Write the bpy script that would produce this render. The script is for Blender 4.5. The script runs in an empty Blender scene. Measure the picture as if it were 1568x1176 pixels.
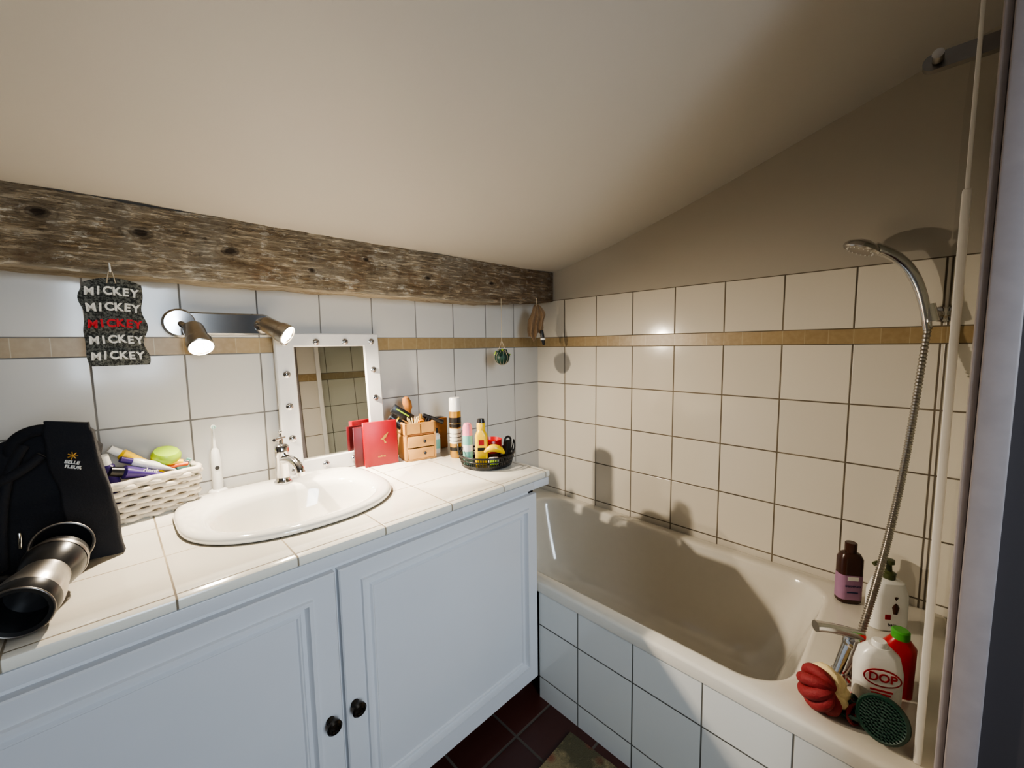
import bpy, bmesh, math, random
from mathutils import Matrix, Vector, noise, Euler
random.seed(7)
ZB=1.26; ZC=.823; ZR=.441
D=bpy.data
# ---------------------------------------------------------------- materials
class NT:
    def __init__(s,name):
        s.m=D.materials.new(name); s.m.use_nodes=True; s.t=s.m.node_tree
        s.b=s.t.nodes['Principled BSDF']
    def n(s,t,**k):
        x=s.t.nodes.new(t)
        for a,b in k.items(): setattr(x,a,b)
        return x
    def put(s,sock,v):
        if isinstance(v,bpy.types.NodeSocket): s.t.links.new(v,sock)
        else: sock.default_value=v
    def ma(s,op,a,b=0.0,c=0.0):
        x=s.n('ShaderNodeMath',operation=op); s.put(x.inputs[0],a); s.put(x.inputs[1],b); s.put(x.inputs[2],c); return x.outputs[0]
    def mix(s,f,a,b,mode='MIX'):
        x=s.n('ShaderNodeMix',data_type='RGBA',blend_type=mode); s.put(x.inputs[0],f); s.put(x.inputs[6],a); s.put(x.inputs[7],b); return x.outputs[2]
    def mr(s,v,a,b,c=0.,d=1.):
        x=s.n('ShaderNodeMapRange'); s.put(x.inputs[0],v); s.put(x.inputs[1],a); s.put(x.inputs[2],b); s.put(x.inputs[3],c); s.put(x.inputs[4],d); return x.outputs[0]
    def noise(s,scale,detail=3,vec=None,rough=.5):
        x=s.n('ShaderNodeTexNoise'); x.inputs['Scale'].default_value=scale; x.inputs['Detail'].default_value=detail; x.inputs['Roughness'].default_value=rough
        if vec is not None: s.put(x.inputs['Vector'],vec)
        return x.outputs['Fac']
    def bump(s,h,strength=.3,dist=.002):
        x=s.n('ShaderNodeBump'); x.inputs['Strength'].default_value=strength; x.inputs['Distance'].default_value=dist
        s.put(x.inputs['Height'],h); s.t.links.new(x.outputs[0],s.b.inputs['Normal'])
def c4(c): return (c[0],c[1],c[2],1)
def srgb(r,g,b):
    f=lambda v:(v/255/12.92 if v<=10 else ((v/255+.055)/1.055)**2.4)
    return (f(r),f(g),f(b),1)
def mat(name,col,rough=.4,metal=0,var=.06,vs=30,bump=0,trans=0,emis=None,coat=0,ior=1.5):
    q=NT(name); b=q.b
    co=q.n('ShaderNodeTexCoord').outputs['Object']
    nz=q.noise(vs,3,co)
    col=c4(col)
    q.put(b.inputs['Base Color'],q.mix(q.mr(nz,.3,.7),tuple(max(0,v*(1-var)) for v in col[:3])+(1,),tuple(min(1,v*(1+var)) for v in col[:3])+(1,)))
    b.inputs['Roughness'].default_value=rough; b.inputs['Metallic'].default_value=metal
    b.inputs['Transmission Weight'].default_value=trans; b.inputs['IOR'].default_value=ior
    b.inputs['Coat Weight'].default_value=coat
    if emis: b.inputs['Emission Color'].default_value=c4(emis[0]); b.inputs['Emission Strength'].default_value=emis[1]
    if bump: q.bump(nz,bump,.002)
    return q.m
def tile_mat(name,ua,u0,du,va,v0,dv,gw,ct,cg,rough=.12,band=False,top=None,plaster=None,var=.04,cg2=None):
    q=NT(name); P=q.n('ShaderNodeNewGeometry').outputs['Position']
    sp=q.n('ShaderNodeSeparateXYZ'); q.put(sp.inputs[0],P)
    U=sp.outputs[ua]; V=sp.outputs[va]
    uu=q.ma('DIVIDE',q.ma('SUBTRACT',U,u0),du)
    v=q.ma('SUBTRACT',V,v0)
    if band: v=q.ma('ADD',q.ma('MINIMUM',v,0.0),q.ma('MAXIMUM',q.ma('SUBTRACT',v,.05),0.0))
    vv=q.ma('DIVIDE',v,dv)
    def dist(x,d):
        f=q.ma('FRACT',x); return q.ma('MULTIPLY',q.ma('MINIMUM',f,q.ma('SUBTRACT',1.0,f)),d)
    d=q.ma('MINIMUM',dist(uu,du),dist(vv,dv))
    g=q.mr(d,gw*.35,gw*.65,1.,0.)
    cell=q.n('ShaderNodeCombineXYZ'); q.put(cell.inputs[0],q.ma('FLOOR',uu)); q.put(cell.inputs[1],q.ma('FLOOR',vv))
    wn=q.n('ShaderNodeTexWhiteNoise'); q.put(wn.inputs['Vector'],cell.outputs[0])
    tc=q.mix(wn.outputs['Value'],tuple(x*(1-var) for x in ct[:3])+(1,),tuple(min(1,x*(1+var)) for x in ct[:3])+(1,))
    nn=q.noise(6,4,P)
    gc=q.mix(q.mr(nn,.35,.65),cg,cg2 or tuple(x*.7 for x in cg[:3])+(1,))
    col=q.mix(g,tc,gc); r=q.mr(g,0,1,rough,.8); h=q.ma('SUBTRACT',1.0,g)
    if band:
        inb=q.ma('MULTIPLY',q.ma('GREATER_THAN',V,v0+.001),q.ma('LESS_THAN',V,v0+.049))
        bu=q.ma('DIVIDE',q.ma('SUBTRACT',U,u0),.0667)
        gb=q.mr(dist(bu,.0667),.0006,.0012,1.,0.)
        cell2=q.n('ShaderNodeCombineXYZ'); q.put(cell2.inputs[0],q.ma('FLOOR',bu))
        wn2=q.n('ShaderNodeTexWhiteNoise'); q.put(wn2.inputs['Vector'],cell2.outputs[0])
        bc=q.mix(wn2.outputs['Value'],srgb(152,130,94),srgb(164,142,104))
        bc=q.mix(q.mr(q.noise(60,4,P),.4,.8,0,.5),bc,srgb(180,160,124))
        bc=q.mix(gb,bc,srgb(180,164,132))
        col=q.mix(inb,col,bc); r=q.ma('MAXIMUM',q.ma('MULTIPLY',inb,.35),q.ma('MULTIPLY',r,q.ma('SUBTRACT',1.0,inb)))
        h=q.ma('MAXIMUM',h,inb)
    if top is not None:
        up=q.ma('GREATER_THAN',V,top)
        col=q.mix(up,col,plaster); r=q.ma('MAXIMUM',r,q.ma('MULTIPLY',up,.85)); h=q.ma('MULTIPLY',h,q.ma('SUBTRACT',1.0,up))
    q.put(q.b.inputs['Base Color'],col); q.put(q.b.inputs['Roughness'],r)
    wav=q.noise(9,2,P)
    q.bump(q.ma('ADD',h,q.ma('MULTIPLY',wav,.5)),.5,.0015)
    return q.m
TW=srgb(220,213,199)
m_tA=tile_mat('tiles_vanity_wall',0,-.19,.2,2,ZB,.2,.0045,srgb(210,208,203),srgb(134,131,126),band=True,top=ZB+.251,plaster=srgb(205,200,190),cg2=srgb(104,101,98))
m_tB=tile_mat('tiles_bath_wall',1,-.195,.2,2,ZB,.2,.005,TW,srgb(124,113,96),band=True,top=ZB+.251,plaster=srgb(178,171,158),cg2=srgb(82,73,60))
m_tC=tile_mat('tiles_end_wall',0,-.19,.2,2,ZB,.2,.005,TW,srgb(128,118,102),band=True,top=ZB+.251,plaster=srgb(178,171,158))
m_tP=tile_mat('tiles_tub_panel',1,-.82,.197,2,.28,.2,.004,srgb(222,222,217),srgb(110,108,100),cg2=srgb(80,78,72))
m_tW=tile_mat('tiles_counter',0,-1.70,.205,1,-.42,.2,.0035,srgb(230,225,212),srgb(156,144,122),rough=.15,cg2=srgb(116,104,86))
m_floor=tile_mat('terracotta_tiles',0,-.9,.2,1,-.7,.2,.008,srgb(70,36,30),srgb(88,80,72),rough=.35,var=.25)
def plaster(name,c,s=.12):
    q=NT(name); P=q.n('ShaderNodeNewGeometry').outputs['Position']
    n1=q.noise(3,3,P); n2=q.noise(140,3,P)
    q.put(q.b.inputs['Base Color'],q.mix(n1,tuple(v*.96 for v in c[:3])+(1,),c)); q.b.inputs['Roughness'].default_value=.48
    q.bump(q.ma('ADD',q.ma('MULTIPLY',n2,.3),n1),s,.004); return q.m
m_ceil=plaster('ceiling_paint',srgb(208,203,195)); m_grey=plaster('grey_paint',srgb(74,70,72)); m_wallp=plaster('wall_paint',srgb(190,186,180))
def wood_beam():
    q=NT('weathered_wood'); P=q.n('ShaderNodeTexCoord').outputs['Object']
    mp=q.n('ShaderNodeMapping'); q.put(mp.inputs[0],P); mp.inputs['Scale'].default_value=(1.6,14,14)
    n1=q.noise(2.2,6,mp.outputs[0],.65)
    mp2=q.n('ShaderNodeMapping'); q.put(mp2.inputs[0],P); mp2.inputs['Scale'].default_value=(5,44,44)
    n2=q.noise(3,5,mp2.outputs[0],.72)
    n3=q.noise(7,5,P,.65)
    mp3=q.n('ShaderNodeMapping'); q.put(mp3.inputs[0],P); mp3.inputs['Scale'].default_value=(1,2.4,2.4)
    n4=q.noise(22,6,mp3.outputs[0],.75)
    sp=q.n('ShaderNodeSeparateXYZ'); q.put(sp.inputs[0],P)
    c=q.mix(q.mr(n1,.35,.65),srgb(138,118,90),srgb(192,176,150))
    c=q.mix(q.mr(n2,.52,.64,0,.65),c,srgb(82,60,42))
    c=q.mix(q.mr(n3,.50,.68,0,.6),c,srgb(182,172,154))
    c=q.mix(q.mr(n3,.30,.44,.7,0),c,srgb(128,92,58))
    c=q.mix(q.mr(n4,.55,.62,0,.8),c,srgb(214,206,190))
    c=q.mix(q.mr(n4,.33,.41,.65,0),c,srgb(70,50,34))
    c=q.mix(q.mr(sp.outputs[0],-1.0,-.1,0,.5),c,srgb(112,80,52))
    edge=q.ma('MULTIPLY',q.mr(sp.outputs[2],-.092,-.076,1,0),q.mr(n1,.4,.55,.3,1))
    c=q.mix(q.ma('MULTIPLY',edge,.75),c,srgb(214,202,180))
    k=None
    for kx,kz,s in KN:
        dx=q.ma('MULTIPLY',q.ma('SUBTRACT',sp.outputs[0],kx),.62); dz=q.ma('SUBTRACT',sp.outputs[2],kz)
        d=q.ma('DIVIDE',q.ma('SQRT',q.ma('ADD',q.ma('MULTIPLY',dx,dx),q.ma('MULTIPLY',dz,dz))),s)
        k=d if k is None else q.ma('MINIMUM',k,d)
    k=q.ma('ADD',k,q.ma('MULTIPLY',q.ma('SUBTRACT',n4,.5),1.2))
    c=q.mix(q.mr(k,.55,1.3,.92,0),c,srgb(40,25,15))
    ring=q.ma('SINE',q.ma('MULTIPLY',k,7.)); near=q.mr(k,1.3,3.,.45,0)
    c=q.mix(q.ma('MULTIPLY',q.mr(ring,0,1),near),c,srgb(66,48,32))
    q.put(q.b.inputs['Base Color'],c); q.b.inputs['Roughness'].default_value=.85
    q.bump(q.ma('ADD',q.ma('SUBTRACT',n1,q.ma('MULTIPLY',q.mr(n2,.45,.62),.7)),n4),1.0,.008); return q.m
KN=[(-1.845,.035,.010),(-1.67,.018,.012),(-1.475,.0,.011),(-1.06,.03,.006),(-.80,-.01,.008),(-.45,.0,.007),(-1.25,-.03,.006)]
m_beam=wood_beam()
m_cab=mat('cabinet_paint',srgb(204,205,208),.35,var=.02,vs=4)
m_cer=mat('white_ceramic',srgb(230,226,216),.08,var=.01,coat=.6)
m_tub=mat('tub_acrylic',srgb(214,208,195),.12,var=.01,coat=.5)
m_chr=mat('chrome',(.66,.65,.64),.12,1,var=.03)
m_stl=mat('brushed_steel',(.5,.47,.43),.3,1)
m_dst=mat('aged_steel',(.28,.26,.24),.35,1)
m_blk=mat('black_plastic',(.012,.012,.013),.3)
m_fab=mat('black_fabric',(.006,.006,.009),.85,bump=.5,vs=260)
m_wht=mat('white_plastic',srgb(230,228,222),.25,var=.02)
m_frm=mat('mirror_frame_white',srgb(228,226,222),.35,var=.02)
m_gem=mat('crystal_stud',(.45,.45,.48),.08,1,var=.3,vs=400)
m_mir=mat('mirror_glass',(.86,.87,.86),.01,1,var=0)
m_red=mat('red_card',srgb(150,10,26),.4); m_dred=mat('dark_red',srgb(80,6,14),.4)
m_gold=mat('gold',srgb(206,160,82),.3,.7)
m_bam=mat('bamboo',srgb(206,154,88),.45,var=.12,vs=18); m_bam2=mat('bamboo_dark',srgb(150,98,48),.5,var=.12)
m_yel=mat('yellow_plastic',srgb(240,196,26),.3); m_pink=mat('pink_plastic',srgb(232,140,160),.35); m_teal=mat('teal_plastic',srgb(128,190,176),.35)
m_grn=mat('lime_plastic',srgb(160,196,40),.35); m_pur=mat('purple_plastic',srgb(64,44,110),.35); m_org=mat('orange_plastic',srgb(230,100,30),.35)
m_brn=mat('brown_plastic',srgb(62,34,24),.25); m_lab=mat('lilac_label',srgb(160,120,150),.5); m_oli=mat('olive_plastic',srgb(70,76,44),.35)
m_dkg=mat('dark_green',srgb(24,58,46),.5); m_grn2=mat('green_cap',srgb(70,150,50),.35); m_rp=mat('red_plastic',srgb(170,16,24),.3)
m_crm=mat('cream_mesh',srgb(226,206,156),.7,bump=.6,vs=200); m_rmesh=mat('red_mesh',srgb(134,34,38),.7,bump=.6,vs=200)
m_wick=mat('wicker_white',srgb(216,206,188),.6,bump=.3,vs=90)
m_brs=mat('dark_brass',(.06,.05,.04),.25,.9)
m_brc=mat('brown_cloth',srgb(190,164,134),.9,bump=.4,vs=120); m_str=mat('string',srgb(190,175,150),.8)
m_leaf=mat('leaf',srgb(30,62,50),.6,var=.3); m_amb=mat('amber_glass',srgb(190,120,30),.15)
m_navy=mat('ink_print',(.02,.03,.1),.5)
m_alu=mat('white_profile',srgb(222,218,210),.3,var=.02)
m_bulb=mat('bulb_glow',(1,.9,.7),.3,emis=((1,.84,.6),60)); m_dkglass=mat('reflector',(.8,.76,.7),.2,1)
m_sgn=NT('speckled_slate'); _c=m_sgn.n('ShaderNodeTexCoord').outputs['Object']; _n=m_sgn.noise(170,3,_c,.8)
m_sgn.put(m_sgn.b.inputs['Base Color'],m_sgn.mix(m_sgn.mr(_n,.44,.58),srgb(70,70,66),srgb(152,152,142))); m_sgn.b.inputs['Roughness'].default_value=.8; m_sgn=m_sgn.m
q=NT('clear_glass'); q.b.inputs['Base Color'].default_value=(.93,.97,.95,1); q.b.inputs['Transmission Weight'].default_value=1; q.b.inputs['Roughness'].default_value=.0; m_gls=q.m
q=NT('woven_rug'); P=q.n('ShaderNodeTexCoord').outputs['Object']; v=q.n('ShaderNodeTexVoronoi'); v.inputs['Scale'].default_value=14; q.put(v.inputs['Vector'],P)
n=q.noise(9,4,P,.7); c=q.mix(q.mr(n,.45,.55),srgb(84,78,56),srgb(132,118,86)); c=q.mix(q.mr(v.outputs['Distance'],.12,.3,.8,0),c,srgb(120,60,46)); q.put(q.b.inputs['Base Color'],c); q.b.inputs['Roughness'].default_value=.95
q.bump(q.noise(300,2,P),.8,.004); m_rug=q.m
# ---------------------------------------------------------------- builder
def T(x=0,y=0,z=0): return Matrix.Translation((x,y,z))
def R(a,ax): return Matrix.Rotation(math.radians(a),4,ax)
def S(x,y,z): return Matrix.Diagonal((x,y,z,1))
def align(p,d):
    d=Vector(d).normalized(); return Matrix.Translation(p)@d.to_track_quat('Z','Y').to_matrix().to_4x4()
class O:
    def __init__(s,name): s.name=name; s.bm=bmesh.new(); s.mats=[]
    def mi(s,m):
        if m not in s.mats: s.mats.append(m)
        return s.mats.index(m)
    def add(s,bm,m,M=None):
        if M is not None: bm.transform(M)
        i=s.mi(m)
        for f in bm.faces: f.material_index=i; f.smooth=True
        me=D.meshes.new('t'); bm.to_mesh(me); s.bm.from_mesh(me); D.meshes.remove(me); bm.free()
    def box(s,m,sx,sy,sz,M=None,bev=0,seg=2):
        bm=bmesh.new(); bmesh.ops.create_cube(bm,size=1); bm.transform(S(sx,sy,sz))
        if bev: bmesh.ops.bevel(bm,geom=list(bm.edges),offset=bev,segments=seg,profile=.5,affect='EDGES')
        s.add(bm,m,M)
    def b2(s,m,lo,hi,bev=0):
        s.box(m,hi[0]-lo[0],hi[1]-lo[1],hi[2]-lo[2],T(*[(a+b)/2 for a,b in zip(lo,hi)]),bev)
    def lathe(s,m,prof,M=None,seg=32,cap=True):
        bm=bmesh.new(); rings=[]
        for r,z in prof:
            rings.append([bm.verts.new((max(r,1e-5)*math.cos(2*math.pi*i/seg),max(r,1e-5)*math.sin(2*math.pi*i/seg),z)) for i in range(seg)])
        for a,b in zip(rings,rings[1:]):
            for i in range(seg): bm.faces.new((a[i],a[(i+1)%seg],b[(i+1)%seg],b[i]))
        if cap:
            bm.faces.new(rings[0][::-1]); bm.faces.new(rings[-1])
        bmesh.ops.recalc_face_normals(bm,faces=bm.faces); s.add(bm,m,M)
    def cyl(s,m,r,h,M=None,bev=.0,seg=28):
        b=bev; s.lathe(m,[(r,0),(r,h)] if not b else [(r-b,0),(r-b*.3,b*.3),(r,b),(r,h-b),(r-b*.3,h-b*.3),(r-b,h)],M,seg)
    def rod(s,m,p,q,r,r2=None,seg=16):
        p=Vector(p);q=Vector(q); s.lathe(m,[(r,0),(r2 or r,(q-p).length)],align(p,q-p),seg)
    def loft(s,m,rings,M=None,c0=True,c1=True):
        bm=bmesh.new(); R_=[[bm.verts.new(p) for p in r] for r in rings]; n=len(rings[0])
        for a,b in zip(R_,R_[1:]):
            for i in range(n): bm.faces.new((a[i],a[(i+1)%n],b[(i+1)%n],b[i]))
        if c0: bm.faces.new(R_[0][::-1])
        if c1: bm.faces.new(R_[-1])
        bmesh.ops.recalc_face_normals(bm,faces=bm.faces); s.add(bm,m,M)
    def sph(s,m,r,M=None,sc=(1,1,1),seg=24):
        bm=bmesh.new(); bmesh.ops.create_uvsphere(bm,u_segments=seg,v_segments=seg//2,radius=r); bm.transform(S(*sc)); s.add(bm,m,M)
    def tube(s,m,pts,r,M=None,radii=None,res=8,bez=True):
        cu=D.curves.new('c','CURVE'); cu.dimensions='3D'; cu.bevel_depth=r; cu.bevel_resolution=4; cu.use_fill_caps=True; cu.resolution_u=res
        sp=cu.splines.new('NURBS' if bez else 'POLY'); sp.points.add(len(pts)-1)
        for i,p in enumerate(pts): sp.points[i].co=(*p,1); sp.points[i].radius=radii[i] if radii else 1
        if bez: sp.use_endpoint_u=True; sp.order_u=min(4,len(pts))
        o=D.objects.new('c',cu); bpy.context.collection.objects.link(o); dg=bpy.context.evaluated_depsgraph_get()
        me=D.meshes.new_from_object(o.evaluated_get(dg)); bm=bmesh.new(); bm.from_mesh(me); D.meshes.remove(me); D.objects.remove(o); D.curves.remove(cu)
        s.add(bm,m,M)
    def torus(s,m,Rr,r,M=None,seg=32,ss=10,sc=(1,1)):
        rings=[[((Rr+r*math.cos(b))*math.cos(a)*sc[0],(Rr+r*math.cos(b))*math.sin(a)*sc[1],r*math.sin(b)) for b in [2*math.pi*j/ss for j in range(ss)]] for a in [2*math.pi*i/seg for i in range(seg+1)]]
        s.loft(m,rings,M,False,False)
    def text(s,m,body,size,M=None,ext=.0004,bold=0,sx=1):
        cu=D.curves.new('t','FONT'); cu.body=body; cu.size=size; cu.extrude=ext; cu.offset=bold; cu.align_x='CENTER'; cu.align_y='CENTER'
        o=D.objects.new('t',cu); bpy.context.collection.objects.link(o); dg=bpy.context.evaluated_depsgraph_get()
        me=D.meshes.new_from_object(o.evaluated_get(dg)); bm=bmesh.new(); bm.from_mesh(me); D.meshes.remove(me); D.objects.remove(o); D.curves.remove(cu)
        bm.transform(S(sx,1,1)); s.add(bm,m,M)
    def done(s,loc=(0,0,0),rot=(0,0,0),ang=38,weld=False):
        if weld: bmesh.ops.remove_doubles(s.bm,verts=s.bm.verts,dist=1e-5)
        me=D.meshes.new(s.name); s.bm.to_mesh(me); s.bm.free()
        for m in s.mats: me.materials.append(m)
        try: me.set_sharp_from_angle(angle=math.radians(ang))
        except Exception: pass
        o=D.objects.new(s.name,me); bpy.context.collection.objects.link(o); o.location=loc; o.rotation_euler=[math.radians(a) for a in rot]; return o
def rr(cx,cy,hx,hy,r,z,n=8):
    out=[]
    for k,(sx,sy) in enumerate([(1,1),(-1,1),(-1,-1),(1,-1)]):
        for i in range(n):
            a=math.pi/2*(k+i/(n-1)); out.append((cx+sx*(hx-r)+r*math.cos(a),cy+sy*(hy-r)+r*math.sin(a),z))
    return out
def se(cx,cy,a,b,z,nf=2.3,nb=4,N=96):
    out=[]
    for i in range(N):
        t=2*math.pi*i/N; c,s_=math.cos(t),math.sin(t); n=nb if s_>0 else nf
        e=2/n; out.append((cx+a*math.copysign(abs(c)**e,c),cy+b*math.copysign(abs(s_)**e,s_),z))
    return out
FR=R(90,'X')  # local xy -> world xz, local z -> -y
# ---------------------------------------------------------------- room shell
def box(name,m,lo,hi,bev=0): o=O(name); o.b2(m,lo,hi,bev); return o.done()
box('wall_vanity',m_tA,(-2.8,0,0),(.1,.1,2.0))
box('wall_bath',m_tB,(0,-3.0,0),(.1,0,2.8))
box('floor',m_floor,(-2.8,-3.0,-.1),(.1,0,0))
o=O('wall_tub_end'); o.b2(m_tC,(-.80,-3.0,0),(0,-1.661,2.6)); w=o.done(); 
m_jamb=mat('jamb_paint',srgb(150,142,142),.4)
o=O('trim_door_jamb'); o.b2(m_jamb,(-.832,-1.665,0),(-.801,-1.630,2.1),.003); o.b2(m_jamb,(-.825,-1.630,0),(-.806,-1.620,2.1),.003); o.done()
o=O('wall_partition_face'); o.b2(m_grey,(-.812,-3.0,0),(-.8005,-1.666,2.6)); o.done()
box('wall_left',m_wallp,(-2.9,-3.0,0),(-2.8,0,2.8))
o=O('wall_back')
for lo,hi in [((-2.8,-3.1,0),(-2.35,-3.0,2.8)),((-1.15,-3.1,0),(.1,-3.0,2.8)),((-2.35,-3.1,0),(-1.15,-3.0,.9)),((-2.35,-3.1,2.1),(-1.15,-3.0,2.8))]: o.b2(m_wallp,lo,hi)
o.done()
o=O('window_1')
for lo,hi in [((-2.35,-3.08,.9),(-2.29,-3.02,2.1)),((-1.21,-3.08,.9),(-1.15,-3.02,2.1)),((-2.35,-3.08,.9),(-1.15,-3.02,.96)),((-2.35,-3.08,2.04),(-1.15,-3.02,2.1)),((-1.78,-3.08,.9),(-1.72,-3.02,2.1))]: o.b2(m_wht,lo,hi,.004)
o.done()
# ceiling sweeping up from the beam
prof=[(.1,1.63),(0,1.635),(-.12,1.651),(-.3,1.688),(-.5,1.734),(-.69,1.787),(-.93,1.856),(-1.17,1.932),(-1.5,2.040),(-2.2,2.28),(-3.1,2.6)]
bm=bmesh.new(); rows=[]
def cz(y):
    for (a,b),(c,d) in zip(prof,prof[1:]):
        if a>=y>=c: return b+(d-b)*(a-y)/(a-c)
    return prof[-1][1]
nx,ny=60,60
for j in range(ny+1):
    y=.1-3.2*j/ny; row=[]
    for i in range(nx+1):
        x=-2.9+3.0*i/nx; z=(cz(y+.05)+cz(y)+cz(y-.05))/3+.006*noise.noise((x*2,y*2,0))+.008*max(0,(x+1)); row.append(bm.verts.new((x,y,z)))
    rows.append(row)
for a,b in zip(rows,rows[1:]):
    for i in range(nx): bm.faces.new((a[i],b[i],b[i+1],a[i+1]))
ext=bmesh.ops.extrude_face_region(bm,geom=list(bm.faces)); 
for v in ext['geom']:
    if isinstance(v,bmesh.types.BMVert): v.co.z+=.12
bmesh.ops.recalc_face_normals(bm,faces=bm.faces)
o=O('ceiling'); o.add(bm,m_ceil); o.done()
# ---------------------------------------------------------------- beam
bm=bmesh.new(); L=[]; nseg=260
for i in range(nseg+1):
    x=-2.78+2.775*i/nseg; t=(x+2.78)/2.775
    zb=1.468+ (.036*max(0,(x+.6)/.6)**1.5 if x>-.6 else 0)+.006*noise.noise((x*5,0,3)); zt=1.648+.004*noise.noise((x*4,2,9))+ .008*t
    ring=[]
    pts=[p for p in rr(-.061,0,.059,.5,.012,0,12)]
    for k,(py,pz,_) in enumerate(pts):
        z=zb+(zt-zb)*(pz+.5) if abs(pz)<.49 else (zt if pz>0 else zb)
        d=.004*noise.noise((x*9,z*30,py*30))+.003*noise.noise((x*40,z*90,py*60))
        ring.append(bm.verts.new((x,min(-.001,py+d*(1.5 if py<-.06 else 0)),z+d)))
    L.append(ring)
n=len(L[0])
for a,b in zip(L,L[1:]):
    for i in range(n): bm.faces.new((a[i],a[(i+1)%n],b[(i+1)%n],b[i]))
bm.faces.new(L[0]); bm.faces.new(L[-1][::-1]); bmesh.ops.recalc_face_normals(bm,faces=bm.faces)
bm.transform(T(0,0,-1.56)); o=O('ceiling_beam'); o.add(bm,m_beam); o.done((0,0,1.56),ang=60)
# ---------------------------------------------------------------- vanity
SX,SY=-1.395,-.288
def boolcut(ob,ringb,ringt):
    c=O('cut'); c.loft(m_wht,[ringb,ringt]); c=c.done()
    md=ob.modifiers.new('b','BOOLEAN'); md.object=c; md.operation='DIFFERENCE'; md.solver='EXACT'
    dg=bpy.context.evaluated_depsgraph_get(); me=D.meshes.new_from_object(ob.evaluated_get(dg)); ob.modifiers.clear(); ob.data=me; D.objects.remove(c)
o=O('vanity_counter'); o.b2(m_tW,(-2.79,-.64,.800),(-.652,-.001,ZC),.006); ct=o.done()
boolcut(ct,se(SX,SY,.25,.215,.7),se(SX,SY,.25,.215,.9))
o=O('vanity_cabinet')
o.b2(m_cab,(-2.79,-.632,.07),(-.737,-.60,.784)); o.b2(m_cab,(-.760,-.632,.07),(-.737,-.002,.784)); o.b2(m_cab,(-2.79,-.60,.05),(-.737,-.002,.07))
o.b2(m_brn,(-2.79,-.57,0),(-.745,-.55,.05)); o.b2(m_cab,(-.745,-.57,0),(-.737,-.002,.07))
o.b2(m_cab,(-2.79,-.6375,.772),(-.735,-.60,.7995),.002)
o.b2(m_cab,(-.735,-.6375,.772),(-.657,-.02,.7995),.002)
def door(o,x0,x1,z0,z1,inl,inr,inb,intp):
    def rc(a,b,c,d,z): return [(b,d,z),(a,d,z),(a,c,z),(b,c,z)]
    rings=[rc(x0,x1,z0,z1,0),rc(x0,x1,z0,z1,.017),rc(x0+.003,x1-.003,z0+.003,z1-.003,.020)]
    for off,z in [(-.012,.020),(-.010,.026),(-.002,.027),(0,.020),(.004,.013),(.012,.013),(.016,.018),(.019,.018),(.022,.014)]:
        rings.append(rc(inl+off,inr-off,inb+off,intp-off,z))
    o.loft(m_cab,rings,T(0,-.632,0)@FR)
door(o,-1.416,-.738,.085,.764,-1.354,-.792,.155,.711)
door(o,-2.10,-1.424,.085,.764,-2.035,-1.487,.155,.711)
door(o,-2.78,-2.108,.085,.764,-2.72,-2.17,.155,.711)
for x,z in [(-1.451,.416),(-1.393,.421)]:
    o.lathe(m_brs,[(.010,0),(.008,.004),(.006,.012),(.012,.017),(.0165,.022),(.017,.027),(.013,.031),(.008,.0325),(.006,.030),(.0,.031)],T(x-.003,-.652,z)@FR)
o.done(ang=25)
# sink
o=O('washbasin')
rings=[se(SX,SY,.262,.228,ZC+.0005),se(SX,SY,.270,.234,ZC+.002),se(SX,SY,.272,.236,ZC+.009),se(SX,SY,.268,.232,ZC+.015),se(SX,SY,.258,.222,ZC+.018),
 se(SX,SY-.01,.238,.198,ZC+.0165),se(SX,SY-.035,.222,.160,ZC+.015,2.3,2.6),se(SX,SY-.037,.212,.152,ZC+.010,2.3,2.6),se(SX,SY-.038,.204,.146,ZC-.006,2.3,2.5),se(SX,SY-.038,.194,.138,ZC-.045,2.3,2.4),se(SX,SY-.038,.168,.116,ZC-.10,2.2,2.2),se(SX,SY-.036,.12,.08,ZC-.135,2,2),se(SX,SY-.034,.06,.045,ZC-.147,2,2),se(SX,SY-.034,.02,.02,ZC-.15,2,2)]
o.loft(m_cer,rings,None,False,True)
o.lathe(m_chr,[(.024,0),(.024,.003),(.018,.004),(.017,.001),(.0,.001)],T(SX,SY-.034,ZC-.150))
o.done(ang=60)
o=O('basin_faucet'); m=m_chr
o.lathe(m,[(.027,0),(.027,.004),(.022,.009),(.0205,.02),(.0205,.085),(.022,.09),(.023,.105),(.0215,.120),(.015,.127),(.004,.129)])
o.tube(m,[(0,-.012,.078),(.006,-.040,.083),(.010,-.075,.078),(.012,-.095,.060),(.012,-.098,.045)],.0125,radii=[1.2,1.1,1,1,1])
o.rod(m,(.012,-.098,.038),(.012,-.098,.050),.0135)
o.rod(m,(0,0,.125),(.0,0,.142),.008)
o.tube(m,[(.02,.02,.143),(-.004,.0,.145),(-.02,-.02,.149),(-.034,-.036,.150)],.006,radii=[.8,1.2,1,.8])
o.rod(m,(0,0,.14),(0,.0,.165),.004); o.sph(m,.006,T(0,0,.166))
o.done((-1.378,-.118,ZC+.0165),(0,0,8))
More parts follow.
